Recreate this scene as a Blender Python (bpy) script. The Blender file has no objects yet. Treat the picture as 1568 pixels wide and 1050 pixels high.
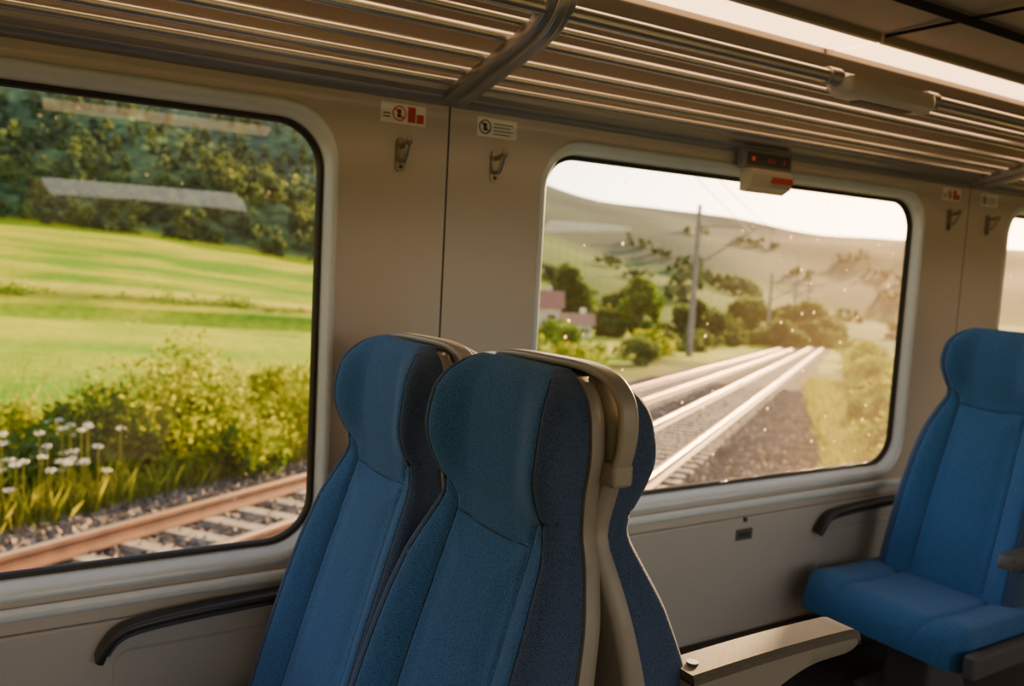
import bpy, math, random
import numpy as np
from mathutils import Vector, Matrix, noise
random.seed(4); rng=np.random.default_rng(4)
S=bpy.context.scene
CY=-2.05; CZ=1.45   # camera y / z ; interior face of the window wall is y=0

# ------------------------------------------------------------------ materials
def mat(name,col,rough=.5,metal=0,nscale=0,namt=.15,bscale=0,bstr=.2,bdist=.002,sheen=0,spec=.5,coat=0):
    m=bpy.data.materials.new(name); m.use_nodes=True
    nt=m.node_tree; b=nt.nodes['Principled BSDF']
    b.inputs['Base Color'].default_value=(*col,1); b.inputs['Roughness'].default_value=rough
    b.inputs['Metallic'].default_value=metal; b.inputs['Specular IOR Level'].default_value=spec
    b.inputs['Sheen Weight'].default_value=sheen; b.inputs['Coat Weight'].default_value=coat
    tc=nt.nodes.new('ShaderNodeTexCoord')
    if nscale:
        n=nt.nodes.new('ShaderNodeTexNoise'); n.inputs['Scale'].default_value=nscale; n.inputs['Detail'].default_value=3
        nt.links.new(tc.outputs['Object'],n.inputs['Vector'])
        r=nt.nodes.new('ShaderNodeValToRGB'); r.color_ramp.elements[0].position=.3; r.color_ramp.elements[1].position=.7
        r.color_ramp.elements[0].color=(*[c*(1-namt) for c in col],1); r.color_ramp.elements[1].color=(*[min(1,c*(1+namt)) for c in col],1)
        nt.links.new(n.outputs['Fac'],r.inputs['Fac']); nt.links.new(r.outputs['Color'],b.inputs['Base Color'])
    if bscale:
        n=nt.nodes.new('ShaderNodeTexNoise'); n.inputs['Scale'].default_value=bscale; n.inputs['Detail'].default_value=2
        nt.links.new(tc.outputs['Object'],n.inputs['Vector'])
        bp=nt.nodes.new('ShaderNodeBump'); bp.inputs['Strength'].default_value=bstr; bp.inputs['Distance'].default_value=bdist
        nt.links.new(n.outputs['Fac'],bp.inputs['Height']); nt.links.new(bp.outputs['Normal'],b.inputs['Normal'])
    return m
def emis(name,col,st):
    m=bpy.data.materials.new(name); m.use_nodes=True
    b=m.node_tree.nodes['Principled BSDF']; b.inputs['Base Color'].default_value=(*col,1)
    b.inputs['Emission Color'].default_value=(*col,1); b.inputs['Emission Strength'].default_value=st
    return m
M_wall=mat('wall_laminate',(.43,.40,.365),.34,nscale=300,namt=.05,bscale=500,bstr=.08)
M_wall2=mat('lower_wall_laminate',(.35,.345,.335),.42,nscale=300,namt=.05)
M_frame=mat('window_frame_grey',(.54,.62,.68),.30,nscale=40,namt=.03)
M_rub=mat('black_rubber',(.012,.012,.012),.45)
M_dark=mat('dark_gap',(.01,.01,.01),.9)
M_ceil=mat('ceiling_laminate',(.25,.215,.175),.5,nscale=60,namt=.04)
M_floor=mat('floor_carpet',(.02,.02,.024),.95,nscale=200,namt=.5,bscale=400)
M_metal=mat('brushed_aluminium',(.50,.49,.47),.25,metal=.8,bscale=90,bstr=.05)
M_metal2=mat('bracket_aluminium',(.33,.33,.335),.36,metal=.7)
M_steel=mat('hook_steel',(.34,.32,.28),.3,metal=.9)
M_shell=mat('seat_shell_plastic',(.21,.20,.185),.42,bscale=700,bstr=.1,nscale=30,namt=.03)
M_handle=mat('grab_handle_plastic',(.24,.23,.21),.35,bscale=600,bstr=.08)
M_pip=mat('seam_piping',(.006,.014,.035),.8)
M_armtop=mat('armrest_pad',(.085,.077,.068),.55,bscale=900,bstr=.3,nscale=400,namt=.2,spec=.3)
M_armbody=mat('armrest_body_grey',(.19,.18,.17),.5)
M_armside=mat('armrest_side_grey',(.07,.07,.073),.6,spec=.3)
M_black=mat('black_plastic',(.02,.021,.023),.4)
M_white=mat('sticker_white',(.70,.68,.66),.4)
M_red=mat('sticker_red',(.45,.03,.03),.4)
M_redl=emis('red_led',(.8,.05,.03),.25)
M_beige=mat('housing_beige',(.44,.41,.36),.4)
def fabric(name,c1,c2):
    m=bpy.data.materials.new(name); m.use_nodes=True; nt=m.node_tree; b=nt.nodes['Principled BSDF']
    tc=nt.nodes.new('ShaderNodeTexCoord')
    n=nt.nodes.new('ShaderNodeTexVoronoi'); n.inputs['Scale'].default_value=370
    nt.links.new(tc.outputs['Object'],n.inputs['Vector'])
    n2=nt.nodes.new('ShaderNodeTexNoise'); n2.inputs['Scale'].default_value=540
    nt.links.new(tc.outputs['Object'],n2.inputs['Vector'])
    mx=nt.nodes.new('ShaderNodeMath'); mx.operation='ADD'
    nt.links.new(n.outputs['Distance'],mx.inputs[0]); nt.links.new(n2.outputs['Fac'],mx.inputs[1])
    r=nt.nodes.new('ShaderNodeValToRGB'); r.color_ramp.elements[0].position=.62; r.color_ramp.elements[1].position=1.0
    r.color_ramp.elements[0].color=(*c1,1); r.color_ramp.elements[1].color=(*c2,1)
    nt.links.new(mx.outputs[0],r.inputs['Fac']); nt.links.new(r.outputs['Color'],b.inputs['Base Color'])
    bp=nt.nodes.new('ShaderNodeBump'); bp.inputs['Strength'].default_value=.7; bp.inputs['Distance'].default_value=.002
    nt.links.new(mx.outputs[0],bp.inputs['Height']); nt.links.new(bp.outputs['Normal'],b.inputs['Normal'])
    b.inputs['Roughness'].default_value=.85; b.inputs['Sheen Weight'].default_value=.22; b.inputs['Sheen Roughness'].default_value=.4
    b.inputs['Sheen Tint'].default_value=(.65,.8,1,1); b.inputs['Specular IOR Level'].default_value=.25
    return m
M_fab=fabric('blue_seat_fabric',(.004,.030,.09),(.032,.130,.33))
M_fabd=fabric('navy_shaded_side_fabric',(.008,.020,.052),(.042,.078,.165))  # darker side fabric, with the side's shading also put into its colour
def glass(name,glow,spk,x0=0,x1=1):
    """thin pane: clear + fresnel reflection + painted warm sun-glow veil (stronger towards x1) and dried droplets"""
    m=bpy.data.materials.new(name); m.use_nodes=True; nt=m.node_tree; nt.nodes.clear()
    L=nt.links.new
    o=nt.nodes.new('ShaderNodeOutputMaterial'); mx=nt.nodes.new('ShaderNodeMixShader')
    t=nt.nodes.new('ShaderNodeBsdfTransparent'); t.inputs[0].default_value=(.95,.96,.94,1)
    g=nt.nodes.new('ShaderNodeBsdfGlossy'); g.inputs['Roughness'].default_value=.02
    f=nt.nodes.new('ShaderNodeFresnel'); f.inputs['IOR'].default_value=1.55
    rf=nt.nodes.new('ShaderNodeBsdfTranslucent'); rf.inputs[0].default_value=(1,.74,.42,1)  # warm tint puts the sun's golden glow into the pane colour
    tc=nt.nodes.new('ShaderNodeTexCoord')
    vo=nt.nodes.new('ShaderNodeTexVoronoi'); vo.inputs['Scale'].default_value=17; L(tc.outputs['Object'],vo.inputs['Vector'])
    n=nt.nodes.new('ShaderNodeTexNoise'); n.inputs['Scale'].default_value=3.2; L(tc.outputs['Object'],n.inputs['Vector'])
    mr=nt.nodes.new('ShaderNodeMapRange'); mr.inputs[1].default_value=.08; mr.inputs[2].default_value=.12; mr.inputs[3].default_value=spk; mr.inputs[4].default_value=0
    L(vo.outputs['Distance'],mr.inputs[0])
    mu=nt.nodes.new('ShaderNodeMath'); mu.operation='MULTIPLY'; L(mr.outputs[0],mu.inputs[0])
    gt=nt.nodes.new('ShaderNodeMath'); gt.operation='GREATER_THAN'; gt.inputs[1].default_value=.46; L(n.outputs['Fac'],gt.inputs[0]); L(gt.outputs[0],mu.inputs[1])
    sx=nt.nodes.new('ShaderNodeSeparateXYZ'); L(tc.outputs['Object'],sx.inputs[0])
    gr=nt.nodes.new('ShaderNodeMapRange'); gr.interpolation_type='SMOOTHSTEP'; gr.inputs[1].default_value=x0; gr.inputs[2].default_value=x1; gr.inputs[3].default_value=glow*.08; gr.inputs[4].default_value=glow  # painted sun-glow veil, growing along the pane
    L(sx.outputs['X'],gr.inputs[0])
    ad=nt.nodes.new('ShaderNodeMath'); ad.operation='ADD'; L(gr.outputs[0],ad.inputs[1]); L(mu.outputs[0],ad.inputs[0])
    m2=nt.nodes.new('ShaderNodeMixShader'); L(ad.outputs[0],m2.inputs[0]); L(t.outputs[0],m2.inputs[1]); L(rf.outputs[0],m2.inputs[2])
    L(f.outputs[0],mx.inputs[0]); L(m2.outputs[0],mx.inputs[1]); L(g.outputs[0],mx.inputs[2])
    L(mx.outputs[0],o.inputs[0]); return m
M_glass=glass('window_glass',.006,.04)
M_glass2=glass('window_glass_specks_glow',.085,.5,1.9,3.15)  # golden sun haze painted towards the right end, plus specks
M_lamp=emis('lamp_diffuser',(1,.60,.29),5.0)

# ------------------------------------------------------------------ helpers
def link(o,parent=None):
    S.collection.objects.link(o)
    if parent: o.parent=parent
    return o
def empty(name,loc=(0,0,0)):
    e=bpy.data.objects.new(name,None); e.empty_display_size=.1; e.location=loc; return link(e)
def mobj(name,v,f,m,parent=None,smooth=True,mi=None,angle=None):
    me=bpy.data.meshes.new(name); me.from_pydata([tuple(p) for p in v],[],f)
    ms=m if isinstance(m,(list,tuple)) else [m]
    for x in ms: me.materials.append(x)
    if mi is not None: me.polygons.foreach_set('material_index',mi)
    me.polygons.foreach_set('use_smooth',[smooth]*len(me.polygons)); me.update()
    o=bpy.data.objects.new(name,me); link(o,parent)
    if smooth and angle:
        me.set_sharp_from_angle(angle=math.radians(angle))
    return o
def loft_vf(rings,closed=True,caps=True):
    n=len(rings[0]); v=[p for r in rings for p in r]; f=[]
    for i in range(len(rings)-1):
        for j in range(n if closed else n-1):
            k=(j+1)%n; f.append((i*n+j,i*n+k,(i+1)*n+k,(i+1)*n+j))
    if caps:
        f.append(tuple(range(n-1,-1,-1))); f.append(tuple((len(rings)-1)*n+j for j in range(n)))
    return v,f
def loft(name,rings,m,parent=None,closed=True,caps=True,smooth=True,angle=40):
    v,f=loft_vf(rings,closed,caps); return mobj(name,v,f,m,parent,smooth,angle=angle)
def box(name,x0,x1,y0,y1,z0,z1,m,parent=None,bev=.004,seg=2):
    v=[(x,y,z) for x in (x0,x1) for y in (y0,y1) for z in (z0,z1)]
    f=[(0,1,3,2),(4,6,7,5),(0,4,5,1),(2,3,7,6),(0,2,6,4),(1,5,7,3)]
    o=mobj(name,v,f,m,parent,True)
    if bev:
        b=o.modifiers.new('bev','BEVEL'); b.width=bev; b.segments=seg; b.limit_method='ANGLE'
        w=o.modifiers.new('wn','WEIGHTED_NORMAL')
    else: o.data.set_sharp_from_angle(angle=math.radians(50))
    return o
def rprof(w,h,r,n=5):
    pts=[]
    for cx,cy,a0 in ((w/2-r,h/2-r,0),(-w/2+r,h/2-r,90),(-w/2+r,-h/2+r,180),(w/2-r,-h/2+r,270)):
        for i in range(n+1):
            a=math.radians(a0+90*i/n); pts.append((cx+r*math.cos(a),cy+r*math.sin(a)))
    return pts
def catm(P,n=8):
    P=[Vector(p) for p in P]; Q=[P[0]*2-P[1]]+P+[P[-1]*2-P[-2]]; out=[]
    for i in range(1,len(Q)-2):
        for k in range(n):
            t=k/n; a,b,c,d=Q[i-1:i+3]
            out.append(.5*((2*b)+(c-a)*t+(2*a-5*b+4*c-d)*t*t+(3*b-a-3*c+d)*t**3))
    out.append(P[-1]); return out
def sweep(name,path,w,h,r,m,parent=None,side=(0,1,0),n=5,scale=None):
    path=[Vector(p) for p in path]; side=Vector(side); rings=[]
    for i,p in enumerate(path):
        t=(path[min(i+1,len(path)-1)]-path[max(i-1,0)]).normalized()
        sd=(side-t*side.dot(t)).normalized(); up=t.cross(sd); s=scale(i/(len(path)-1)) if scale else 1
        rings.append([p+sd*a*s+up*b*s for a,b in rprof(w,h,r,n)])
    return loft(name,rings,m,parent)
def tube(name,path,rad,m,parent=None,seg=10):
    path=[Vector(p) for p in path]; rings=[]
    for i,p in enumerate(path):
        t=(path[min(i+1,len(path)-1)]-path[max(i-1,0)]).normalized()
        a=Vector((0,0,1)) if abs(t.z)<.9 else Vector((1,0,0)); sd=t.cross(a).normalized(); up=sd.cross(t)
        rings.append([p+(sd*math.cos(q)+up*math.sin(q))*rad for q in [2*math.pi*k/seg for k in range(seg)]])
    return loft(name,rings,m,parent)
def herm(tab):
    tab=sorted(tab); X=np.array([a for a,_ in tab],float); Y=np.array([b for _,b in tab],float)
    d=np.diff(Y)/np.diff(X); m=np.zeros(len(X)); m[0]=d[0]; m[-1]=d[-1]
    for i in range(1,len(X)-1):
        m[i]=0 if d[i-1]*d[i]<=0 else 2*d[i-1]*d[i]/(d[i-1]+d[i])
    def f(x):
        x=min(max(x,X[0]),X[-1]); i=min(max(int(np.searchsorted(X,x))-1,0),len(X)-2); h=X[i+1]-X[i]; t=(x-X[i])/h
        return float((2*t**3-3*t*t+1)*Y[i]+(t**3-2*t*t+t)*h*m[i]+(-2*t**3+3*t*t)*Y[i+1]+(t**3-t*t)*h*m[i+1])
    return f
def sst(a,b,x):
    t=min(max((x-a)/(b-a),0),1); return t*t*(3-2*t)

# ------------------------------------------------------------------ room shell
SEAM0=1.094; P=2.404
centers=[SEAM0+P*(k+.5) for k in range(-3,4)]
XL=centers[0]-P/2; XR=centers[-1]+P/2
YO=-3.15     # opposite wall
def rr(cx,cz,hw,hh,r,y,n=12):
    pts=[]
    for sx,sz,a0 in ((1,1,0),(-1,1,90),(-1,-1,180),(1,-1,270)):
        for i in range(n+1):
            a=math.radians(a0+90*i/n); pts.append((cx+sx*(hw-r)+r*math.cos(a),y,cz+sz*(hh-r)+r*math.sin(a)))
    return pts
ZT=1.785; ZB=.675; ZC=(ZT+ZB)/2; HH=(ZT-ZB)/2
def wall_side(name,ysgn,y0,wn,centers,P,HW):
    v=[];f=[]
    Y=lambda d:y0+ysgn*d     # d>0 goes outward
    zt=1.88
    for c in centers:
        a=rr(c,ZC,HW,HH,.135,Y(0)); b=rr(c,zt/2,P/2-.0025,zt/2,.0006,Y(0))
        vv,ff=loft_vf([b,a],caps=False); o=len(v); v+=vv; f+=[tuple(i+o for i in q) for q in ff]
    mobj(name,v,f,M_wall,smooth=False)
    g=empty('trim_'+wn)
    for i in range(len(centers)+1):
        x=centers[0]-P/2+P*i
        box('seam_backing',x-.02,x+.02,min(Y(.003),Y(.006)),max(Y(.003),Y(.006)),0,1.86,M_dark,g,bev=0)
    for i,c in enumerate(centers):
        w=empty(f'window_{wn}{i+1}')
        fr=[rr(c,ZC,HW+.004,HH+.004,.139,Y(-.000)),rr(c,ZC,HW+.002,HH+.002,.137,Y(-.007)),rr(c,ZC,HW-.006,HH-.008,.13,Y(-.009)),rr(c,ZC,HW-.014,HH-.022,.125,Y(0)),
            rr(c,ZC,HW-.024,HH-.036,.115,Y(.036))]
        loft('frame',fr,M_frame,w,caps=False,angle=None)
        gk=[rr(c,ZC,HW-.023,HH-.035,.116,Y(.034)),rr(c,ZC,HW-.025,HH-.037,.114,Y(.029)),rr(c,ZC,HW-.031,HH-.043,.108,Y(.030)),rr(c,ZC,HW-.036,HH-.048,.105,Y(.047))]
        loft('rubber_gasket',gk,M_rub,w,caps=False,angle=None)
        gl=rr(c,ZC,HW-.032,HH-.044,.107,Y(.045)); mobj('glass_pane',gl,[tuple(range(len(gl)))],M_glass2 if (wn=='n' and c>1) else M_glass,w,smooth=False)
wall_side('wall_north',1,0,'n',centers,P,.902)
PS=1.66; cS=[.92+PS*k for k in range(-3,6)]; cS=[c for c in cS if c-PS/2>XL-1.7 and c+PS/2<XR+1.7]
wall_side('wall_south',-1,YO,'s',cS,PS,.62)
def lower(name,y0,s):
    g=empty('trim_lower_'+name)
    for c in centers:
        a,b=sorted((y0,y0-s*.014)); box('lower_panel',c-P/2+.003,c+P/2-.003,a,b,.19,.60,M_wall2,g,bev=.006)
        a,b=sorted((y0,y0-s*.022)); box('sill_ledge',c-P/2+.003,c+P/2-.003,a,b,.632,.660,M_frame,g,bev=.010,seg=3)
    a,b=sorted((y0,y0-s*.055)); box('heater_duct',XL,XR,a,b,.02,.18,M_black,g,bev=.01)
lower('north',0,1); lower('south',YO,-1)
box('floor',XL,XR,YO,0,-.05,0,M_floor,bev=0)
prof=[(0,1.875),(-.004,1.94),(-.03,1.995),(-.08,2.045),(-.16,2.09),(-.24,2.108)]
pc=catm([(0,a,b) for a,b in prof],5); hp=[(p.y,p.z) for p in pc]+[(-.28,2.11)]
full=hp+[(-.50,2.11),(-.8,2.115),(YO/2,2.125)]; full+= [(YO-a,b) for a,b in reversed(full[:-1])]
loft('ceiling',[[(x,a,b) for a,b in full] for x in (XL,XR)],M_ceil,closed=False,caps=False,angle=50)
g=empty('trim_ceiling_joints')
for k in range(-4,5):
    x=2.16+1.2*k
    if XL<x<XR: box('panel_joint',x-.002,x+.002,YO+.5,-.5,2.1,2.1085,M_dark,g,bev=0)
box('lamp_channel_edge',XL,XR,-.735,-.730,2.09,2.112,M_dark,g,bev=0)
for n_,x in (('wall_west',XL),('wall_east',XR)):
    mobj(n_,[(x,0,0),(x,YO,0),(x,YO,2.13),(x,0,2.13)],[(0,1,2,3)],M_wall,smooth=False)
def lamp(x0,x1,yc,hw=.082,dome=.014):
    g=empty('ceiling_lamp'); k=hw/.1; zb=2.104
    pr=[(-.10,2.118),(-.095,zb),(-.07,zb-dome*.7),(0,zb-dome),(.07,zb-dome*.7),(.095,zb),(.10,2.118)]
    loft('diffuser',[[(x,yc+a*k,b) for a,b in pr] for x in (x0,x1)],M_lamp,g,closed=True,caps=True)
    for s in (-1,1):
        box('channel_rim',x0-.01,x1+.01,yc+s*(hw+.012)-.009,yc+s*(hw+.012)+.009,2.088,2.12,M_ceil,g,bev=.003)
for a,b in ((-4.8,-3.65),(-3.6,-1.46),(-1.42,.92),(.95,2.145),(2.175,3.38),(3.7,4.9),(5.2,7)): lamp(a,b,-.39)
for a,b in ((-4.3,-3.0),(-2.0,-.6),(.40,1.5),(2.6,3.7),(4.9,6.2)): lamp(a,b,YO+.33,.085,.06)

# ------------------------------------------------------------------ luggage rack
g=empty('luggage_rack')
rods=[(2.0,.432),(1.92,.4445),(1.835,.465),(1.74,.493)]
brx=[SEAM0+P*k for k in range(-2,4)]
ry0,ry1=XL+.02,XR-.02
for i,(yc,z) in enumerate(rods):
    sweep('slat_rod',[(ry0,yc+CY,z+CZ),(ry1,yc+CY,z+CZ)],.038,.025,.012,M_metal,g,side=(0,1,.25))
sweep('front_rail',[(ry0,1.60+CY,.53+CZ),(ry1,1.60+CY,.53+CZ)],.040,.036,.0175,M_metal,g,side=(0,1,.2))
sweep('lower_front_rod',[(ry0,1.66+CY,.508+CZ),(ry1,1.66+CY,.508+CZ)],.024,.018,.0085,M_metal,g,side=(0,1,.25))
pr=[(0,1.826),(-.018,1.829),(-.03,1.838),(-.033,1.846),(-.055,1.856),(-.06,1.868),(-.045,1.88),(0,1.885)]
loft('wall_channel',[[(x,a,b) for a,b in pr] for x in (ry0,ry1)],M_metal2,g,angle=35)
for bx in brx:
    path=catm([(bx,-.015,1.842),(bx,-.20,1.888),(bx,-.36,1.930),(bx,-.435,1.962),(bx,-.478,2.015),(bx,-.49,2.11)],8)
    sweep('bracket_arm',path,.078,.030,.009,M_metal2,g,side=(1,0,0))
    path2=[(p.x,p.y,p.z-.012) for p in path[2:-8]]
    sweep('bracket_rib',path2,.030,.036,.008,M_metal2,g,side=(1,0,0))
d=empty('reservation_display')
pp=[(-.045,.0),(-.04,.022),(-.01,.032),(.025,.03),(.042,.012),(.045,-.012),(.02,-.032),(-.02,-.034),(-.042,-.02)]
xs=[(2.03,.55),(2.045,.9),(2.06,1),(2.42,1),(2.435,.9),(2.45,.55)]
loft('housing',[[(x,1.60+CY+a*s,.515+CZ+b*s) for a,b in pp] for x,s in xs],M_beige,d)
tube('end_clamp',[(1.99,1.60+CY,.53+CZ),(2.04,1.60+CY,.53+CZ)],.025,M_metal2,d)
tube('end_clamp_2',[(2.44,1.60+CY,.53+CZ),(2.49,1.60+CY,.53+CZ)],.025,M_metal2,d)
box('display_lens',2.12,2.36,1.60+CY-.018,1.60+CY+.018,.515+CZ-.037,.515+CZ-.03,M_armside,d,bev=.002)

def emergency(cx):
    e=empty('emergency_display')
    box('display_body',cx-.115,cx+.115,-.045,-.0095,1.775,1.838,M_armbody,e,bev=.006)
    box('dark_screen',cx-.100,cx+.100,-.048,-.043,1.786,1.826,M_armside,e,bev=.001)
    box('wall_mount',cx-.08,cx+.08,-.012,0,1.792,1.822,M_armside,e,bev=.001)
    for i,dx in enumerate((-.075,.0,.02,.07)):
        box('red_lamp',cx+dx-.006,cx+dx+.006,-.050,-.047,1.799,1.812,M_redl if i in(0,) else M_red,e,bev=.001)
    rings=[[(x,y,z) for y,z in ((-.0095,1.775),(-.055,1.775),(-.067,1.755),(-.057,1.718),(-.025,1.70),(-.0095,1.705))] for x in (cx-.09,cx+.10)]
    loft('hammer_holder',rings,M_beige,e,smooth=False)
    box('red_band',cx+.0,cx+.095,-.071,-.057,1.732,1.752,M_red,e,bev=.002)
emergency(2.25); emergency(2.25+P)

def hook(x,z):
    h=empty('coat_hook')
    pl=rprof(.030,.085,.0149,8); loft('back_plate',[[(x+a,-.0005,z+b) for a,b in pl],[(x+a,-.005,z+b) for a,b in pl]],M_steel,h)
    pth=catm([(x,-.004,z-.015),(x,-.020,z-.016),(x,-.034,z+.002),(x,-.046,z+.03),(x,-.05,z+.042)],6)
    sweep('hook_arm',pth,.012,.010,.0045,M_steel,h,side=(1,0,0))
    tube('upper_peg',[(x,-.003,z+.02),(x,-.045,z+.028)],.006,M_steel,h)
    tube('peg_knob',[(x,-.04,z+.027),(x,-.052,z+.029)],.0085,M_steel,h)
    tube('screw',[(x,-.0045,z-.03),(x,-.007,z-.03)],.005,M_black,h)
def sticker(x,z,red):
    h=empty('safety_sticker')
    box('label',x-.062,x+.062,-.0012,0,z-.025,z+.025,M_white,h,bev=0)
    cx=x-(.012 if red else .038)
    ring=[];
    for r_ in (.019,.0155):
        ring.append([(cx+r_*math.cos(a),-.0016,z+r_*math.sin(a)) for a in [2*math.pi*k/28 for k in range(28)]])
    loft('ring',ring,M_red if red else M_black,h,caps=False,smooth=False)
    box('pictogram',cx-.005,cx+.005,-.002,-.0012,z-.01,z+.01,M_black,h,bev=0)
    o=box('slash',-.017,.017,-.0022,-.0013,-.0018,.0018,M_red if red else M_black,h,bev=0); o.rotation_euler=(0,math.radians(45),0); o.location=(cx,0,z)
    if red:
        box('red_field',x+.012,x+.033,-.0018,-.0012,z-.019,z+.019,M_red,h,bev=0)
        box('red_field_2',x+.036,x+.056,-.0018,-.0012,z-.019,z+.003,M_red,h,bev=0)
        for i in range(2): box('text_line',x-.056,x-.036,-.0016,-.0012,z-.004-.008*i,z-.001-.008*i,M_black,h,bev=0)
    else:
        for i in range(4): box('text_line',x-.012,x+.05-.008*(i%2),-.0016,-.0012,z+.010-.009*i,z+.0125-.009*i,M_armside,h,bev=0)
for k in range(-1,3):
    sx=SEAM0+P*k
    hook(sx-.135,1.69); hook(sx+.143,1.688)
    sticker(sx-.131,1.791,True); sticker(sx+.145,1.789,False)

def wall_arm(x0,x1,z,name='wall_armrest'):
    a=empty(name)
    path=catm([(x0+.002,-.03,z-.075),(x0+.012,-.036,z-.05),(x0+.035,-.04,z-.02),(x0+.08,-.042,z-.004),(x0+.2,-.042,z+.006),(x1-.08,-.042,z+.012),(x1,-.042,z+.014)],6)
    sweep('pad',path,.048,.019,.008,M_black,a)
    path2=[(p[0]+.004,p[1]+.014,p[2]-.018) for p in path[6:]]
    sweep('carrier',path2,.026,.02,.006,M_armside,a)
    pl=rr((x0+x1)/2+.02,z-.19,(x1-x0)/2-.01,.12,.04,-.014); pl2=rr((x0+x1)/2+.02,z-.19,(x1-x0)/2-.014,.116,.038,-.02)
    loft('moulded_pocket',[pl,pl2],M_wall2,a)
wall_arm(.27,.72,.60); wall_arm(2.68,3.16,.575); wall_arm(-2.1,-1.65,.605)
v=empty('wall_socket_plate')
box('plate',2.27,2.35,-.018,-.0135,.52,.56,M_armside,v,bev=.003)
box('slot',2.28,2.34,-.0195,-.017,.532,.548,M_black,v,bev=.001)
tube('button',[(2.31,-.012,.592),(2.31,-.02,.592)],.008,M_black,v)

# ------------------------------------------------------------------ seats
f_hw=herm([(.38,.252),(.6,.250),(.8,.240),(.9,.226),(.98,.200),(1.04,.178),(1.10,.187),(1.16,.198),(1.21,.193),(1.245,.178),(1.27,.152),(1.285,.118)])
f_f0=herm([(.38,-.262),(.45,-.245),(.6,-.20),(.82,-.133),(.95,-.092),(1.03,-.074),(1.12,-.080),(1.2,-.076),(1.285,-.056)])
f_wing=herm([(.38,.03),(.7,.034),(.9,.026),(1.02,.008),(1.08,.022),(1.15,.032),(1.22,.026),(1.285,.004)])
f_th=herm([(.38,.115),(.7,.095),(1.0,.060),(1.2,.050),(1.285,.036)])
ZTOP=1.285
seams=[]
for s in (-1,1):
    seams.append([(s*.135,.40),(s*.130,.7),(s*.122,.93),(s*.120,1.0),(s*.126,1.03),(s*.145,1.052),(s*.20,1.062)])
seams.append([(-.121,1.005),(-.06,.998),(0,.996),(.06,.998),(.121,1.005)])
def dens(pl,n=10):
    c=catm([(a,0,b) for a,b in pl],n); return np.array([(p.x,p.z) for p in c])
SD=[dens(p) for p in seams]; 
def segdist(u,z):
    best=1e9
    for pl in SD:
        a=pl[:-1]; b=pl[1:]; ab=b-a; ap=np.array([u,z])-a
        t=np.clip((ap*ab).sum(1)/((ab*ab).sum(1)+1e-12),0,1); d=np.hypot(*(ap-ab*t[:,None]).T).min(); best=min(best,d)
    return best
S0=.86
def front_x(s,z):
    hw=f_hw(z); a=abs(s); u=hw*s
    x=f_f0(z)-f_wing(z)*sst(.35,.85,a)
    if a>S0:
        q=(a-S0)/(1-S0); x+=.024*(1-math.sqrt(max(0,1-q*q)))
    q=(z-(ZTOP-.05))/.05
    if q>0: x+=.026*(1-math.sqrt(max(0,1-min(q,1)**2)))
    d=segdist(u,z)
    x+=.0062*math.exp(-(d/.0055)**2)-.008*(1-math.exp(-(d/.04)**2))
    d2=abs(a-S0)*hw; x+=.003*math.exp(-(d2/.004)**2)
    return x
def build_back():
    NZ=150; NU=84; zs=[]
    for i in range(NZ):
        t=i/(NZ-1); zs.append(.38+(ZTOP-.38)*(1-(1-t)**1.35))
    rings=[];mi=[]
    us=[-1+2*j/NU for j in range(NU+1)]
    us=[math.copysign(1-(1-abs(s))**1.25,s) for s in us]
    for z in zs:
        hw=f_hw(z); ring=[(front_x(s,z),hw*s,z) for s in us]
        xb=f_f0(z)+f_th(z); xr=ring[-1][0]; xl=ring[0][0]
        for k in range(1,5): ring.append((xr+(xb-xr)*k/5,hw,z))
        for k in range(0,9): ring.append((xb,hw*(1-2*k/8)*.98,z))
        for k in range(4,0,-1): ring.append((xl+(xb-xl)*k/5,-hw,z))
        rings.append(ring)
    v,f=loft_vf(rings)
    n=len(rings[0])
    for q in f[:-2]:
        j=min(q[0]%n,q[1]%n) if not ({q[0]%n,q[1]%n}=={0,n-1}) else n-1
        s=us[j] if j<=NU else 2
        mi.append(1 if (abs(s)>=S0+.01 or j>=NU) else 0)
    mi+=[0,0]
    return v,f,mi
bv,bf,bmi=build_back()
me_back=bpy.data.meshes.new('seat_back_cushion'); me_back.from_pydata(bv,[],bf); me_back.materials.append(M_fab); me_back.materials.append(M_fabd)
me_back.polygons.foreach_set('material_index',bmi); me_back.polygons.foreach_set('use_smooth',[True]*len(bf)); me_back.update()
def build_shell():
    rings=[]
    for i in range(46):
        t=i/45; z=.34+(1.276-.34)*(1-(1-t)**1.3)
        hw=f_hw(z)+.006; x0=f_f0(z)+f_th(z)*.80; x1=f_f0(z)+f_th(z)+.020; r=.012
        pts=[(x0,hw),( (x0+x1)/2,hw+.002),(x1-r,hw),(x1-r*.3,hw-r*.3),(x1,hw-r)]
        for k in range(1,6): pts.append((x1,(hw-r)*(1-2*k/6)))
        pts+=[(x1,-hw+r),(x1-r*.3,-hw+r*.3),(x1-r,-hw),((x0+x1)/2,-hw-.002),(x0,-hw)]
        rings.append([(a,b,z) for a,b in pts])
    return loft_vf(rings)
sv,sf=build_shell()
me_shell=bpy.data.meshes.new('seat_shell'); me_shell.from_pydata(sv,[],sf); me_shell.materials.append(M_shell)
me_shell.polygons.foreach_set('use_smooth',[True]*len(sf)); me_shell.update(); me_shell.set_sharp_from_angle(angle=math.radians(50))
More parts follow.
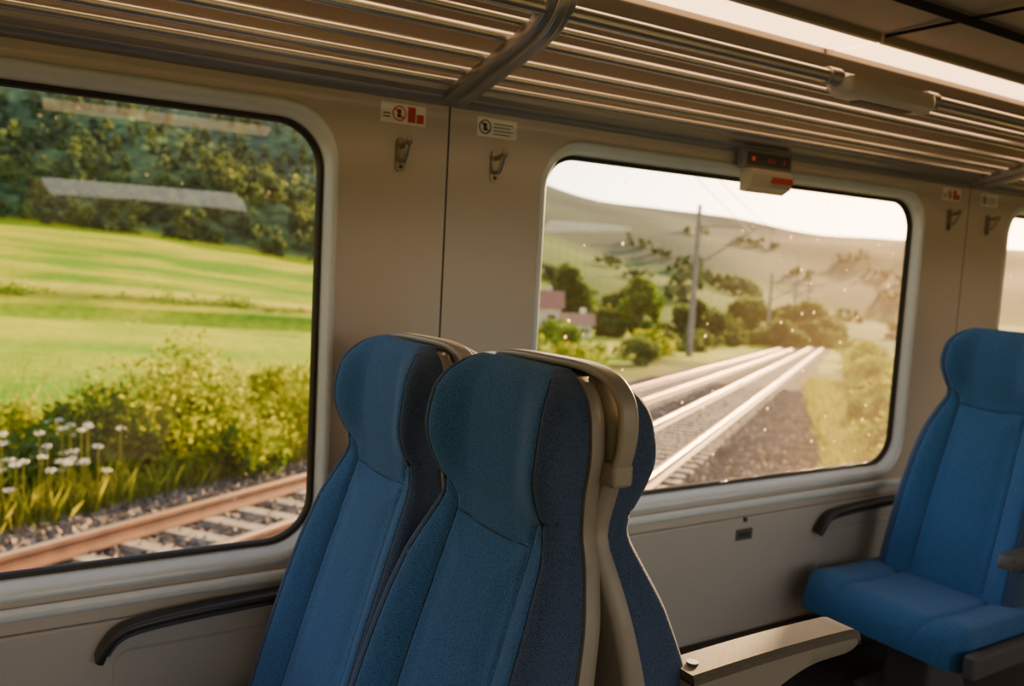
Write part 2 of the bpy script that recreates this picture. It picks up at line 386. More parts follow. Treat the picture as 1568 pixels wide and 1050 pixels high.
def build_cushion(L=.50,W=.48,zt=.44,th=.13):
    rings=[];NX=46
    for i in range(NX+1):
        t=i/NX; x=-.17-L*t
        fr=max(0,(t-.82)/.18); drop=.075*(1-math.sqrt(max(0,1-fr*fr)));
        w=W/2-.03*sst(.85,1,t)
        ring=[]
        for j in range(61):
            s=-1+2*j/60; a=abs(s)
            z=zt-drop+.014*sst(.5,.8,a)-(.035*(1-math.sqrt(max(0,1-((a-.86)/.14)**2))) if a>.86 else 0)-.010*math.exp(-((a-.55)/.03)**2)+.01*sst(.6,.95,t)*(1-fr)
            ring.append((x,w*s,z))
        zb=zt-th+.02*fr
        for j in range(9): ring.append((x,w*(1-2*j/8)*.97,zb))
        rings.append(ring)
    return loft_vf(rings)
cv,cf=build_cushion()
def mk_mesh(n,v,f,m):
    me=bpy.data.meshes.new(n); me.from_pydata(v,[],f); me.materials.append(m); me.polygons.foreach_set('use_smooth',[True]*len(f)); me.update(); me.set_sharp_from_angle(angle=math.radians(55)); return me
me_cush=mk_mesh('seat_cushion',cv,cf,M_fab)
def piping_pts(pl):
    out=[]
    for a,b in dens(pl,5):
        hw=f_hw(b); s=max(-.99,min(.99,a/hw)); out.append((front_x(s,b)-.0002,s*hw,b))
    return out
def inst(me,name,parent):
    o=bpy.data.objects.new(name,me); return link(o,parent)
pipes=[piping_pts(p) for p in seams]
pipes+= [[(front_x(s*S0,z)-.0003,f_hw(z)*s*S0,z) for z in np.linspace(.40,1.27,60)] for s in (-1,1)]
def seat(loc,rot,handle=0,name='train_seat',cush=None):
    e=empty(name,loc)
    inst(me_back,'seat_back',e); inst(me_shell,'seat_shell',e)
    inst(cush or me_cush,'seat_cushion',e)
    for i,p in enumerate(pipes): tube(f'piping_{i+1}',p,.0017,M_pip,e,seg=6)
    if handle:
        s=handle
        pth=catm([(.004,-s*.13,1.270),(.0,-s*.08,1.286),(.0,s*.06,1.291),(.004,s*.14,1.289),(.008,s*.188,1.276),(.012,s*.214,1.25),(.014,s*.222,1.215),(.012,s*.222,1.175),(.008,s*.218,1.15)],8)
        sweep('grab_handle',pth,.034,.014,.0065,M_handle,e,side=(1,0,0))
        box('handle_mount',-.012,.028,min(s*.185,s*.228),max(s*.185,s*.228),1.118,1.155,M_handle,e,bev=.008,seg=3)
    z0=-loc[2]
    box('base_frame',-.60,-.12,-.215,.215,.26,.33,M_black,e,bev=.01)
    box('pedestal',-.45,-.22,-.09,.09,z0,.28,M_armside,e,bev=.02)
    box('foot_plate',-.50,-.16,-.16,.16,z0,z0+.02,M_armside,e,bev=.005)
    e.rotation_euler=(0,0,rot); return e
def aisle_arm(parent,yl,zt,x_b,x_f,wd=.031,padm=None,bodm=None,deep=.065):
    a=parent; n=14; rings=[]; L=x_b-x_f
    def prof(x):
        t=(x_b-x)/L
        zt_=zt+.004*math.sin(t*math.pi)-.022*max(0,(t-.9)/.1)**2
        zb_=zt-.045-deep*(1-sst(.0,.75,t)) +.014*max(0,(t-.88)/.12)**2
        return zt_,zb_
    for i in range(n*2+1):
        t=i/(n*2); x=x_b-L*t; z1,z0=prof(x); w=(wd-.002)*(1-.35*max(0,(t-.93)/.07)**2)
        z1-=.014
        rings.append([(x,yl-w,z1),(x,yl+w,z1),(x,yl+w*.96,z0+.006),(x,yl+w*.8,z0),(x,yl-w*.8,z0),(x,yl-w*.96,z0+.006)])
    loft('armrest_body',rings,bodm or M_armside,a)
    rings=[]
    for i in range(n*2+1):
        t=i/(n*2); x=x_b-L*t-.002*(1 if t==1 else 0); z1,z0=prof(x); w=wd*(1-.35*max(0,(t-.93)/.07)**2)
        rings.append([(x,yl-w,z1-.016),(x,yl-w,z1-.006),(x,yl-w*.85,z1),(x,yl+w*.85,z1),(x,yl+w,z1-.006),(x,yl+w,z1-.016)])
    loft('armrest_pad',rings,padm or M_armtop,a)
    z1,_=prof(x_b-.03)
    tube('pivot_screw',[(x_b-.03,yl,z1-.004),(x_b-.03,yl,z1+.003)],.010,M_steel,a,seg=16)
AX=.838
yA=1.21+CY; yW=1.69+CY
s1=seat((AX,yA,-.004),0,handle=-1)
s2=seat((AX+.012,yW,-.024),0,handle=-1)
s3=seat((AX-.008,yA,-.004),math.pi); aisle_arm(s3,.236,.815,-.15,-.585,.036,bodm=M_armbody,deep=.085)
s4=seat((AX+.014,yW,-.022),math.pi)
cv2,cf2=build_cushion(L=.50,W=.60,zt=.385); me_c2=mk_mesh('seat_cushion_wide',cv2,cf2,M_fab)
s5=seat((3.20,yW-.02,0),0,cush=me_c2)
aisle_arm(s5,-.275,.600,-.12,-.42,.031,M_armside)
box('side_panel',-.66,-.22,-.345,-.305,.27,.345,M_armside,s5,bev=.012,seg=3)

# ------------------------------------------------------------------ outside world
dS=np.array([.805,.593]); nS=np.array([-.593,.805])
SL=.0585
AZ=[-180,-60,-10,10,20,27,34,45,56,75,180]
E150=[1.5,1.5,1.1,0.0,-1.2,-2.0,-3.2,-4.0,-4.4,-4.0,-2]
E400=[8,9,10,9.5,8.5,5,1.2,-.9,-2.6,-2.6,0]
E800=[11,12,14,14,13,8.5,5.0,3.2,2.1,1.8,2]
def base(X,Yc): 
    s=dS[0]*X+dS[1]*Yc
    return -2.85-SL*max(-25,min(s,170))
def ground(X,Yc):
    r=math.hypot(X,Yc); az=math.degrees(math.atan2(X,Yc))
    if r<=60: return base(X,Yc)
    h60=base(X*60/r,Yc*60/r)
    h150=150*math.tan(math.radians(np.interp(az,AZ,E150))); h400=400*math.tan(math.radians(np.interp(az,AZ,E400)))
    pl=base(X*150/r,Yc*150/r); k=sst(30,36,az)*(1-sst(66,80,az)); h150=h150*(1-k)+pl*k
    h800=800*math.tan(math.radians(np.interp(az,AZ,E800)))
    return float(np.interp(r,[60,150,400,800,1500],[h60,h150,h400,h800,h800*.9]))
def hillnoise(az,r): return noise.noise(Vector((az*.12,r*.006,7)))
def mixc(a,b,t): 
    t=min(1,max(0,t)); return tuple(x+(y-x)*t for x,y in zip(a,b))
azs=list(np.arange(-180,-40,5.0))+list(np.arange(-40,70,.28))+list(np.arange(70,180,5.0)); nr=330
rs=[2*(1500/2)**(i/(nr-1)) for i in range(nr)]
V=[];C=[];FM=[]
for r in rs:
    for az in azs:
        a=math.radians(az); X=r*math.sin(a); Yc=r*math.cos(a); z=ground(X,Yc)
        nz=noise.noise(Vector((X*.02,Yc*.02,0))); nz2=noise.noise(Vector((X*.15,Yc*.15,3))); nz3=hillnoise(az,r)
        s=dS[0]*X+dS[1]*Yc; n=nS[0]*X+nS[1]*Yc
        left=1-sst(24,33,az); fm=0
        if .1+.3*nz2+1.5*sst(14,45,s)<n<8.3 and s<165:
            c=mixc((.075,.06,.05),(.135,.102,.08),.5+.5*nz2)
        else:
            meadow=mixc((.13,.27,.008),(.36,.39,.015),.5+nz2+.6*nz)
            if r<60: 
                c=meadow; z+=.12*nz2
                if n<12 : c=mixc((.06,.10,.012),(.18,.18,.03),.5+nz2)
            elif r<152+6*nz:
                st=noise.noise(Vector((az*.02,r*.10,1))); st2=noise.noise(Vector((az*.25,r*.25,5)))
                c=mixc((.10,.22,.006),(.42,.40,.012),.5+1.1*st+1.0*st2)
                if left>.5: z+=1.2*nz
                c=mixc(c,(.06,.09,.02),.9*max(0,1-abs(r-66-1.5*nz3)/2.6))
                c=mixc(c,(.46,.42,.05),.8*max(0,1-abs(r-71)/3))
                if left<.5 and r<110: c=mixc(c,(.34,.34,.05),.5)
            else:
                fm=1 if left>.5 else 0
                vz=noise.voronoi(Vector((X/4.5,Yc/4.5,0)))[0][0]
                forest=mixc((.025,.05,.025),(.09,.14,.045),1.1-1.3*vz+.9*nz)
                patch=noise.cell(noise.voronoi(Vector((az/4.5,r/90,4)))[1][0]*7.3)
                pale=mixc((.030,.10,.008),(.15,.20,.02),.5+.6*patch+.9*nz3)
                row=.5+.5*math.sin(az*11+patch*9); pale=mixc(pale,(.035,.07,.01),.5*row)
                if r>430: pale=mixc((.018,.042,.016),(.055,.085,.03),.5+nz+nz3)
                c=mixc(pale,forest,left)
                z+=left*(3.0*(1-vz)*sst(150,170,r)+8*nz*sst(150,200,r))+(1-left)*(r*.012*nz3)*sst(160,260,r)
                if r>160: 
                    hz=1-math.exp(-(r-160)/ (1500 if left>.5 else 1400)); c=mixc(c,(.27,.33,.35) if left>.5 else mixc((.13,.17,.155),(.42,.26,.12),(az-44)/13),hz)  # aerial haze and sun-side warm glow baked into the vertex colour
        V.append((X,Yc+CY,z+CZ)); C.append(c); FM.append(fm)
na=len(azs); F=[];MI=[]
for i in range(nr-1):
    for j in range(na):
        k=(j+1)%na; F.append((i*na+j,i*na+k,(i+1)*na+k,(i+1)*na+j)); MI.append(FM[i*na+j])
V.append((0,CY,CZ-2.85)); C.append((.1,.1,.08))
for j in range(na): F.append((len(V)-1,(j+1)%na,j)); MI.append(0)
def vcol_mat(name,ns,amt,rough=.95,bs=0,bd=.05,bst=.6):
    m=bpy.data.materials.new(name); m.use_nodes=True; nt=m.node_tree; b=nt.nodes['Principled BSDF']; b.inputs['Roughness'].default_value=rough
    b.inputs['Specular IOR Level'].default_value=.02
    at=nt.nodes.new('ShaderNodeAttribute'); at.attribute_name='Col'
    tc=nt.nodes.new('ShaderNodeTexCoord'); n=nt.nodes.new('ShaderNodeTexNoise'); n.inputs['Scale'].default_value=ns; n.inputs['Detail'].default_value=6; n.inputs['Roughness'].default_value=.7
    nt.links.new(tc.outputs['Object'],n.inputs['Vector'])
    mr=nt.nodes.new('ShaderNodeMapRange'); mr.inputs[1].default_value=.3; mr.inputs[2].default_value=.7; mr.inputs[3].default_value=1-amt; mr.inputs[4].default_value=1+amt
    nt.links.new(n.outputs['Fac'],mr.inputs[0])
    vm=nt.nodes.new('ShaderNodeVectorMath'); vm.operation='SCALE'; nt.links.new(at.outputs['Color'],vm.inputs[0]); nt.links.new(mr.outputs[0],vm.inputs['Scale'])
    nt.links.new(vm.outputs[0],b.inputs['Base Color'])
    if bs:
        n2=nt.nodes.new('ShaderNodeTexVoronoi'); n2.inputs['Scale'].default_value=bs; nt.links.new(tc.outputs['Object'],n2.inputs['Vector'])
        bp=nt.nodes.new('ShaderNodeBump'); bp.inputs['Distance'].default_value=bd; bp.inputs['Strength'].default_value=bst; bp.invert=True
        nt.links.new(n2.outputs['Distance'],bp.inputs['Height']); nt.links.new(bp.outputs['Normal'],b.inputs['Normal'])
    return m
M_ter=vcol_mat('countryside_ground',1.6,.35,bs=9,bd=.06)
M_for=vcol_mat('forest_canopy',.35,.55,bs=.28,bd=3.0,bst=.9)
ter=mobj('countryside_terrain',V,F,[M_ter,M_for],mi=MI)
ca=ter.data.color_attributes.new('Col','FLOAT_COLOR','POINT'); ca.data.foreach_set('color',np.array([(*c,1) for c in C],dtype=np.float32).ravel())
def gz(X,Yc): return ground(X,Yc)+CZ

# tracks
M_rail=mat('rail_rust',(.15,.06,.03),.7,nscale=5,namt=.3)
M_railtop=mat('rail_polished',(.66,.40,.20),.38,metal=1)
M_slp=mat('concrete_sleeper',(.25,.205,.155),.9,nscale=4,namt=.25)
def sn(s,n,z): 
    return (dS[0]*s+nS[0]*n, dS[1]*s+nS[1]*n+CY, CZ-2.6-SL*s+z)
def track(n0,n1,s0,s1):
    e=empty('railway_track')
    for n in (n0,n1):
        pr=[(-.09,-.19),(-.09,-.17),(-.02,-.14),(-.02,-.06),(-.05,-.045),(-.05,-.004),(.05,-.004),(.05,-.045),(.02,-.06),(.02,-.14),(.09,-.17),(.09,-.19)]
        loft('rail',[[sn(s,n+a,b) for a,b in pr] for s in np.linspace(s0,s1,20)],M_rail,e,smooth=False)
        pr=[(-.040,-.004),(-.035,0.0),(.035,0),(.040,-.004)]
        loft('rail_head',[[sn(s,n+a,b) for a,b in pr] for s in (s0,s1)],M_railtop,e,smooth=False)
    v=[];f=[]; c=(n0+n1)/2; s=s0
    while s<s1:
        o=len(v); 
        for a,b,z in ((-.13,-1.2,-.27),(.13,-1.2,-.27),(.13,1.2,-.27),(-.13,1.2,-.27),(-.11,-1.18,-.19),(.11,-1.18,-.19),(.11,1.18,-.19),(-.11,1.18,-.19)): v.append(sn(s+a,c+b*(.9),z))
        f+=[tuple(o+i for i in q) for q in ((4,5,6,7),(0,1,5,4),(1,2,6,5),(2,3,7,6),(3,0,4,7))]; s+=.62
    mobj('sleepers',v,f,M_slp,e,smooth=False)
track(2.78,4.15,4.2,165); track(5.65,6.95,-6,165)
M_st=mat('ballast_stone',(.15,.118,.092),.9,nscale=1.5,namt=.5)
N=34000; s_=rng.uniform(-2,40,N); n_=rng.uniform(.2,8.2,N); sz=rng.uniform(.02,.055,N)
tet=np.array([(1,1,1),(1,-1,-1),(-1,1,-1),(-1,-1,1)],float)
v=[];f=[]
rot=rng.normal(size=(N,3,3))
for i in range(N):
    if (n_[i]<2.0 and s_[i]<5) or n_[i]<.2+1.5*sst(14,45,s_[i]): continue
    c=np.array(sn(s_[i],n_[i],-.235)); q,_=np.linalg.qr(rot[i]); pts=(tet@q)*sz[i]+c; o=len(v); v+=pts.tolist(); f+=[(o,o+1,o+2),(o,o+3,o+1),(o,o+2,o+3),(o+1,o+3,o+2)]
mobj('ballast_stones',v,f,M_st,smooth=False)

# foliage
def leafmat(name,c1,c2,tr=.5):
    m=bpy.data.materials.new(name); m.use_nodes=True; nt=m.node_tree; nt.nodes.clear()
    o=nt.nodes.new('ShaderNodeOutputMaterial'); g=nt.nodes.new('ShaderNodeNewGeometry'); r=nt.nodes.new('ShaderNodeValToRGB')
    r.color_ramp.elements[0].color=(*c1,1); r.color_ramp.elements[1].color=(*c2,1)
    nt.links.new(g.outputs['Random Per Island'],r.inputs['Fac'])
    d=nt.nodes.new('ShaderNodeBsdfDiffuse'); t=nt.nodes.new('ShaderNodeBsdfTranslucent'); mx=nt.nodes.new('ShaderNodeMixShader'); mx.inputs[0].default_value=tr
    nt.links.new(r.outputs['Color'],d.inputs[0]); nt.links.new(r.outputs['Color'],t.inputs[0])
    nt.links.new(d.outputs[0],mx.inputs[1]); nt.links.new(t.outputs[0],mx.inputs[2]); nt.links.new(mx.outputs[0],o.inputs[0]); return m
L_yel=leafmat('leaves_yellow_green',(.08,.15,.006),(.40,.41,.015))
L_grn=leafmat('leaves_green',(.03,.085,.01),(.15,.24,.02))
L_drk=leafmat('leaves_dark_green',(.02,.05,.012),(.09,.14,.028))
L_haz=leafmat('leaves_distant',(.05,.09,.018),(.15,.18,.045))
L_f1=leafmat('forest_leaves_mid',(.035,.065,.03),(.10,.145,.06))
L_f2=leafmat('forest_leaves_dark',(.02,.04,.025),(.065,.10,.05))
L_f3=leafmat('forest_leaves_light',(.05,.09,.025),(.17,.21,.06))
L_gra=leafmat('grass_blades',(.10,.15,.012),(.36,.34,.04))
L_whi=leafmat('white_flower_heads',(.7,.7,.6),(.9,.9,.8))
M_bark=mat('bark',(.09,.065,.045),.9)
def leaves(cen,rad,N,size,lo=.5,hi=1.0):
    cen=np.array(cen,float); rad=np.array(rad,float)
    k=rng.integers(0,len(cen),N); d=rng.normal(size=(N,3)); d/=np.linalg.norm(d,axis=1)[:,None]
    rr_=rng.uniform(lo,hi,N)**.6
    p=cen[k]+d*rr_[:,None]*rad[k]
    a=rng.normal(size=(N,3)); a/=np.linalg.norm(a,axis=1)[:,None]; b=np.cross(a,rng.normal(size=(N,3))); b/=np.linalg.norm(b,axis=1)[:,None]
    s=size*rng.uniform(.6,1.3,N)[:,None]
    q=np.stack([p-a*s,p+b*s*.5,p+a*s,p-b*s*.5],1).reshape(-1,3)
    return q.tolist(),[(4*i,4*i+1,4*i+2,4*i+3) for i in range(N)]
def bush(X,Yc,w,h,m,N=2200,size=.06,name='bush',dz=0):
    z=gz(X,Yc)+dz; e=empty(name,(X,Yc+CY,z)); cen=[];rad=[]
    for i in range(20):
        a=rng.uniform(0,6.28); rr_=rng.uniform(0,.45)*w; hh=rng.uniform(.12,.85)*h*(1-.5*(rr_/(.5*w))**2)
        cr=rng.uniform(.10,.24)*min(w,h*1.3); cen.append((rr_*math.cos(a),rr_*math.sin(a),hh)); rad.append((cr,cr,cr*.9))
    v,f=leaves(cen,rad,N,size,.3,1.35); mobj('foliage',v,f,m,e,smooth=False)
    for i in range(5):
        c=cen[i]; tube(f'stem_{i+1}',[(0,0,0),(c[0]*.4,c[1]*.4,c[2]*.5),c],.012*max(1,h/2),M_bark,e,seg=5)
    return e
def tree_clumps(w,h,n=34):
    cen=[];rad=[]
    for i in range(n):
        a=rng.uniform(0,6.28); t=rng.uniform(.15,.95); rr_=rng.uniform(0,.48)*w*math.sin(math.pi*min(1,.22+t*.76)); cr=rng.uniform(.07,.19)*w
        cen.append((rr_*math.cos(a),rr_*math.sin(a),t*h)); rad.append((cr,cr,cr*.85))
    return cen,rad
def tree(X,Yc,w,h,m,N=5000,size=.3,name='tree'):
    z=gz(X,Yc); e=empty(name,(X,Yc+CY,z-.2)); cen,rad=tree_clumps(w,h)
    v,f=leaves(cen,rad,N,size,.3,1.4); mobj('foliage',v,f,m,e,smooth=False)
    tube('trunk',[(0,0,0),(.05*w,0,h*.3),(0,0,h*.7)],.03*h,M_bark,e,seg=8)
    for i in range(5): tube(f'branch_{i+1}',[(0,0,h*.3),cen[i]],.012*h,M_bark,e,seg=5)
def SN(s,n): return dS[0]*s+nS[0]*n, dS[1]*s+nS[1]*n
for X,Yc,w,h,m,N in ((2.9,13.2,2.5,2.5,L_yel,5600),(1.7,12.7,1.7,1.4,L_grn,3000),(4.6,14.3,2.4,1.7,L_yel,3000),(1.0,12.0,1.3,.95,L_grn,2200),(.1,11.6,1.5,1.0,L_drk,2600),
    (-.6,10.9,1.6,1.15,L_grn,2800),(-1.6,11.2,1.7,1.3,L_drk,2400),(-2.8,12.0,2.0,1.3,L_yel,2200),(.9,13.6,1.8,1.0,L_yel,2200),(-.6,13.6,2.2,1.0,L_yel,2200),(5.8,15.2,2.4,1.6,L_yel,2400),(0.0,16.0,2.6,1.1,L_grn,2200),(3.6,12.9,1.4,.9,L_grn,2200)):
    bush(X,Yc,w,h,m,N,.055)
for i,(s,n,w,h) in enumerate(((20,10.5,1.8,1.4),(24,10.2,2.2,1.6),(29,11,3.0,1.9),(35,10.4,2.6,1.6),(41,12.5,3.6,2.2),(48,10.6,2.6,1.8),(58,12,4,1.9),(66,12.5,3.6,1.6),(76,12.6,4,1.7),(88,13,4,1.7),(100,12,4,1.7),(33,15,3,1.6),(45,17,4,2.0),(55,18,4,2.2),(118,12,4,1.8),(135,12,4,1.8))):
    X,Yc=SN(s,n); bush(X,Yc,w,h,(L_yel,L_grn,L_haz)[i%3] if s<60 else L_haz,2400,.05+.0012*s)
for i,(s,n,w,h) in enumerate(((17.0,-1.3,1.6,1.5),(20,-1.3,1.7,1.3),(23,-1.5,2.0,1.5),(27,-1.2,2.0,1.3),(32,-1.5,2.4,1.6),(38,-1.2,2.6,1.7),(46,-1.2,3,1.8),(56,-1.4,3.2,2.0),(70,-1.8,4,2.2),(86,-1.5,4,2.2))):
    X,Yc=SN(s,n); bush(X,Yc,w,h,L_yel if i%2==0 else L_grn,2200,.05+.001*s)
for X,Yc,w,h,m,N,sz in ((64,87,8,8,L_drk,4500,.35),(50,86,5,4.5,L_grn,3500,.35),(69,90,5,5,L_grn,2500,.33),(67,77,6.5,7,L_grn,4500,.33),(73,74,7,5,L_drk,4500,.33),(64,79,5,3.5,L_haz,3000,.3),
    (80,77,6,3.4,L_haz,3500,.36),(88,74,6,2.8,L_haz,3000,.38),(95,80,7,3.0,L_haz,3500,.4),(106,84,8,3.2,L_haz,3500,.42),(118,90,8,3.6,L_haz,3500,.45),
    (95,128,9,6,L_haz,3500,.5),(130,118,12,5,L_haz,3500,.6),(150,120,12,5,L_haz,3500,.6),(110,130,10,5,L_haz,3000,.55),(84,130,8,5,L_haz,3000,.5)):
    tree(X,Yc,w,h,m,N,sz)
for mt,num in ((L_f1,560),(L_f2,520),(L_f3,260)):
    V2=[];F2=[]
    for i in range(num):
        az=math.radians(rng.uniform(-34,26)); r=150+235*rng.random()**1.35 if mt is not L_f3 else 149+abs(rng.normal(0,1))*40
        X=r*math.sin(az); Yc=r*math.cos(az); h=rng.uniform(2.6,5.6)*(1+.25*(r-150)/200); w=h*rng.uniform(.75,1.15); cen,rad=tree_clumps(w,h,14)
        z=gz(X,Yc)+2*sst(150,180,r)+8*noise.noise(Vector((X*.02,Yc*.02,0)))*sst(150,200,r); cen=[(a+X,b+Yc+CY,c+z-.8) for a,b,c in cen]
        v,f=leaves(cen,rad,110,.55,.3,1.3); o=len(V2); V2+=v; F2+=[tuple(o+q for q in ff) for ff in f]
    mobj('forest_trees',V2,F2,mt,smooth=False)
# scattered trees and hedgerows on the far slopes
V2=[];F2=[]
rows=[(rng.uniform(33,58),rng.uniform(210,620),rng.uniform(-.5,.5)) for _ in range(26)]
for (a0,r0,sl) in rows:
    for i in range(rng.integers(4,12)):
        azd=a0+i*.28+rng.normal(0,.08); r=r0*(1+sl*.02*i)+rng.normal(0,4)
        az=math.radians(azd); X=r*math.sin(az); Yc=r*math.cos(az); h=rng.uniform(2.2,4.8)*(.8+r/900)
        z=gz(X,Yc)+r*.012*hillnoise(azd,r)*sst(160,260,r); cen,rad=tree_clumps(h*1.1,h,8); cen=[(a+X,b+Yc+CY,c+z-.4) for a,b,c in cen]
        v,f=leaves(cen,rad,60,.6+r/1100,.3,1.2); o=len(V2); V2+=v; F2+=[tuple(o+q for q in ff) for ff in f]
mobj('hillside_trees',V2,F2,leafmat('leaves_hillside',(.04,.075,.03),(.095,.125,.055)),smooth=False)
V2=[];F2=[]
for i in range(70):
    az=math.radians(rng.uniform(-34,25)); r=66+rng.normal(0,1.0)
    X=r*math.sin(az); Yc=r*math.cos(az); h=rng.uniform(.5,1.8)
    z=gz(X,Yc); cen=[(X+rng.normal(0,.6),Yc+CY+rng.normal(0,.4),z+h*rng.uniform(.2,.7)) for _ in range(6)]
    v,f=leaves(cen,[(h*.5,h*.5,h*.4)]*6,150,.14,.3,1.2); o=len(V2); V2+=v; F2+=[tuple(o+q for q in ff) for ff in f]
mobj('field_hedge',V2,F2,L_grn,smooth=False)
def grass(name,N,sfun,hmin,hmax,m):
    v=[];f=[]
    for i in range(N):
        X,Yc=sfun(); z=gz(X,Yc)-.03; h=rng.uniform(hmin,hmax); a=rng.uniform(0,6.28); w=.008+.006*rng.random(); lx,ly=rng.normal(0,.25*h,2)
        o=len(v); cx,cy=math.cos(a)*w,math.sin(a)*w
        v+=[(X-cx,Yc+CY-cy,z),(X+cx,Yc+CY+cy,z),(X+lx*.4+cx*.6,Yc+CY+ly*.4+cy*.6,z+h*.6),(X+lx,Yc+CY+ly,z+h)]; f.append((o,o+1,o+2,o+3))
    return mobj(name,v,f,m,smooth=False)
def reg1(): return SN(rng.uniform(-4,26),8.1+rng.exponential(2.2))
def reg2():
    s=rng.uniform(9,48); return SN(s,.1+1.4*sst(14,45,s)-rng.exponential(1.2))
grass('verge_grass',26000,reg1,.2,.55,L_gra); grass('verge_grass',12000,reg2,.2,.5,L_gra)
e=empty('wildflowers'); cen=[]
for i in range(130):
    X,Yc=SN(rng.uniform(5.0,8.3),rng.uniform(8.1,9.4)); z=gz(X,Yc); h=rng.uniform(.45,1.05); cen.append((X,Yc+CY,z+h))
    tube('flower_stalk',[(X,Yc+CY,z),(X,Yc+CY,z+h)],.006,L_gra,e,seg=4)
v,f=leaves(cen,[(.06,.06,.02)]*len(cen),4600,.014); mobj('flower_heads',v,f,L_whi,e,smooth=False)

M_conc=mat('mast_grey',(.17,.15,.13),.8,nscale=2,namt=.2)
def mast(X,Yc,H,k=1):
    z=gz(X,Yc); e=empty('catenary_mast')
    sweep('post',[(X,Yc+CY,z-.3),(X,Yc+CY,z+H)],.42*k,.36*k,.05,M_conc,e,side=(1,0,0),scale=lambda t:1-.35*t)
    dx,dy=-nS[0]*5.5,-nS[1]*5.5
    tube('cantilever',[(X,Yc+CY,z+H*.60),(X+dx*.75,Yc+CY+dy*.75,z+H*.86)],.09*k,M_conc,e,seg=6)
    tube('top_tie',[(X,Yc+CY,z+H*.86),(X+dx,Yc+CY+dy,z+H*.87)],.06*k,M_conc,e,seg=6)
    tube('registration_arm',[(X+dx*.4,Yc+CY+dy*.4,z+H*.74),(X+dx,Yc+CY+dy,z+H*.73)],.05*k,M_conc,e,seg=6)
    tube('drop_bracket',[(X+dx*.95,Yc+CY+dy*.95,z+H*.87),(X+dx*.95,Yc+CY+dy*.95,z+H*.72)],.035*k,M_conc,e,seg=6)
    for i in range(3): tube(f'insulator_{i+1}',[(X+dx*(.08+.04*i),Yc+CY+dy*(.08+.04*i),z+H*.86),(X+dx*(.10+.04*i),Yc+CY+dy*(.10+.04*i),z+H*.86)],.14*k,M_conc,e,seg=8)
    return Vector((X+dx*.95,Yc+CY+dy*.95,z)),H
ms=[]
for s_m in (66,135,200,270):
    X,Yc=SN(s_m,10.8); ms.append(mast(X,Yc,11.3 if s_m<100 else 10.5,1 if s_m<100 else 1.2))
X,Yc=SN(-1+0,10.8); m0=(Vector((X-nS[0]*5.2,Yc-nS[1]*5.2+CY,gz(X,Yc))),11.3)
w=empty('overhead_wires'); c=0; ms=[m0]+ms
for A,B in zip(ms[:-1],ms[1:]):
    for k,z1 in enumerate((.87,.72)):
        c+=1; a=A[0]+Vector((0,0,A[1]*z1)); b=B[0]+Vector((0,0,B[1]*z1))
        pts=[a.lerp(b,t)-Vector((0,0,(1.0 if k==0 else .1)*4*t*(1-t))) for t in np.linspace(0,1,14)]
        tube(f'wire_{c}',pts,.022,M_conc,w,seg=5)
def house(X,Yc,wx,wy,h,rot,wallc,roofc):
    z=gz(X,Yc); e=empty('village_house',(X,Yc+CY,z)); e.rotation_euler=(0,0,rot)
    mw=mat('render_'+str(X),wallc,.9,nscale=1,namt=.08); mr_=mat('roof_'+str(X),roofc,.9,nscale=3,namt=.2)
    box('walls',-wx/2,wx/2,-wy/2,wy/2,-.5,h,mw,e,bev=.02)
    rh=wy*.42; o=.4
    v=[(-wx/2-o,-wy/2-o,h-.1),(wx/2+o,-wy/2-o,h-.1),(wx/2+o,wy/2+o,h-.1),(-wx/2-o,wy/2+o,h-.1),(-wx/2-o,0,h+rh),(wx/2+o,0,h+rh)]
    mobj('roof',v,[(0,1,5,4),(2,3,4,5),(0,4,3),(1,2,5),(3,2,1,0)],mr_,e,smooth=False)
    for dx in (-.28,.28):
        box('house_window',wx*dx-.45,wx*dx+.45,-wy/2-.03,-wy/2+.02,h*.35,h*.7,M_black,e,bev=0)
    box('chimney',wx*.2-.3,wx*.2+.3,-.3+wy*.15,.3+wy*.15,h,h+rh+.5,mw,e,bev=.02)
house(57.2,83,4.6,4.2,2.9,-.6,(.55,.42,.36),(.26,.10,.07)); house(56.5,75,3.0,2.4,1.5,-.6,(.70,.60,.48),(.32,.15,.09))

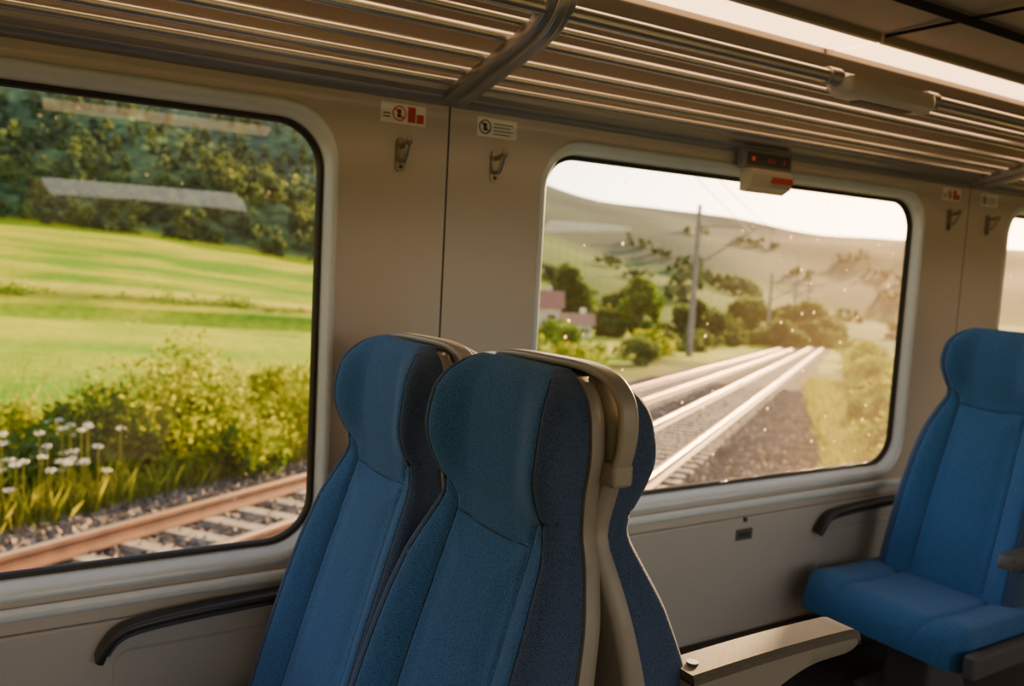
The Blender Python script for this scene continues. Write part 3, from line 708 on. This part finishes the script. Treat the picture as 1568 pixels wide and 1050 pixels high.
# ------------------------------------------------------------------ light
AZS=math.radians(61); ELS=math.radians(10)
sd=Vector((math.sin(AZS)*math.cos(ELS),math.cos(AZS)*math.cos(ELS),math.sin(ELS)))
l=bpy.data.lights.new('sun','SUN'); l.energy=32; l.color=(1,.60,.25); l.angle=math.radians(2.5)
lo=bpy.data.objects.new('sun',l); S.collection.objects.link(lo); lo.rotation_euler=sd.to_track_quat('Z','Y').to_euler(); lo.location=(30,20,20)
w=bpy.data.worlds.new('sky'); S.world=w; w.use_nodes=True; nt=w.node_tree; nt.nodes.clear()
out=nt.nodes.new('ShaderNodeOutputWorld'); bg=nt.nodes.new('ShaderNodeBackground'); tc=nt.nodes.new('ShaderNodeTexCoord')
sx=nt.nodes.new('ShaderNodeSeparateXYZ'); nt.links.new(tc.outputs['Generated'],sx.inputs[0])
r=nt.nodes.new('ShaderNodeValToRGB'); els=r.color_ramp.elements
els[0].position=0; els[0].color=(4.2,3.6,2.8,1); els[1].position=.9; els[1].color=(.30,.40,.58,1)
x=els.new(.14); x.color=(2.6,2.4,2.1,1); x=els.new(.4); x.color=(.70,.84,1.0,1)
nt.links.new(sx.outputs['Z'],r.inputs[0])
dt=nt.nodes.new('ShaderNodeVectorMath'); dt.operation='DOT_PRODUCT'; nt.links.new(tc.outputs['Generated'],dt.inputs[0]); dt.inputs[1].default_value=sd
mxx=nt.nodes.new('ShaderNodeMath'); mxx.operation='MAXIMUM'; mxx.inputs[1].default_value=0; nt.links.new(dt.outputs['Value'],mxx.inputs[0])
pw=nt.nodes.new('ShaderNodeMath'); pw.operation='POWER'; pw.inputs[1].default_value=24; nt.links.new(mxx.outputs[0],pw.inputs[0])
gl=nt.nodes.new('ShaderNodeVectorMath'); gl.operation='SCALE'; gl.inputs[0].default_value=(8.0,4.4,1.4); nt.links.new(pw.outputs[0],gl.inputs['Scale'])
ad=nt.nodes.new('ShaderNodeVectorMath'); ad.operation='ADD'; nt.links.new(r.outputs['Color'],ad.inputs[0]); nt.links.new(gl.outputs[0],ad.inputs[1])
nt.links.new(ad.outputs[0],bg.inputs[0]); bg.inputs[1].default_value=2.1; nt.links.new(bg.outputs[0],out.inputs[0])

# ------------------------------------------------------------------ camera
cam=bpy.data.cameras.new('camera'); co=bpy.data.objects.new('camera',cam); S.collection.objects.link(co)
Xw=Vector((2096,18,-1344)).normalized(); Zw=Vector((744,13700,1344)).normalized(); Zw=(Zw-Xw*Zw.dot(Xw)).normalized(); Yw=Zw.cross(Xw)
R=Matrix((Xw,Yw,Zw)).to_4x4(); co.matrix_world=Matrix.Translation((0,CY,CZ))@R
cam.sensor_width=36; cam.lens=1344/1568*36; cam.clip_start=.05; cam.clip_end=4000
cam.dof.use_dof=True; cam.dof.focus_distance=1.5; cam.dof.aperture_fstop=3.6
S.camera=co
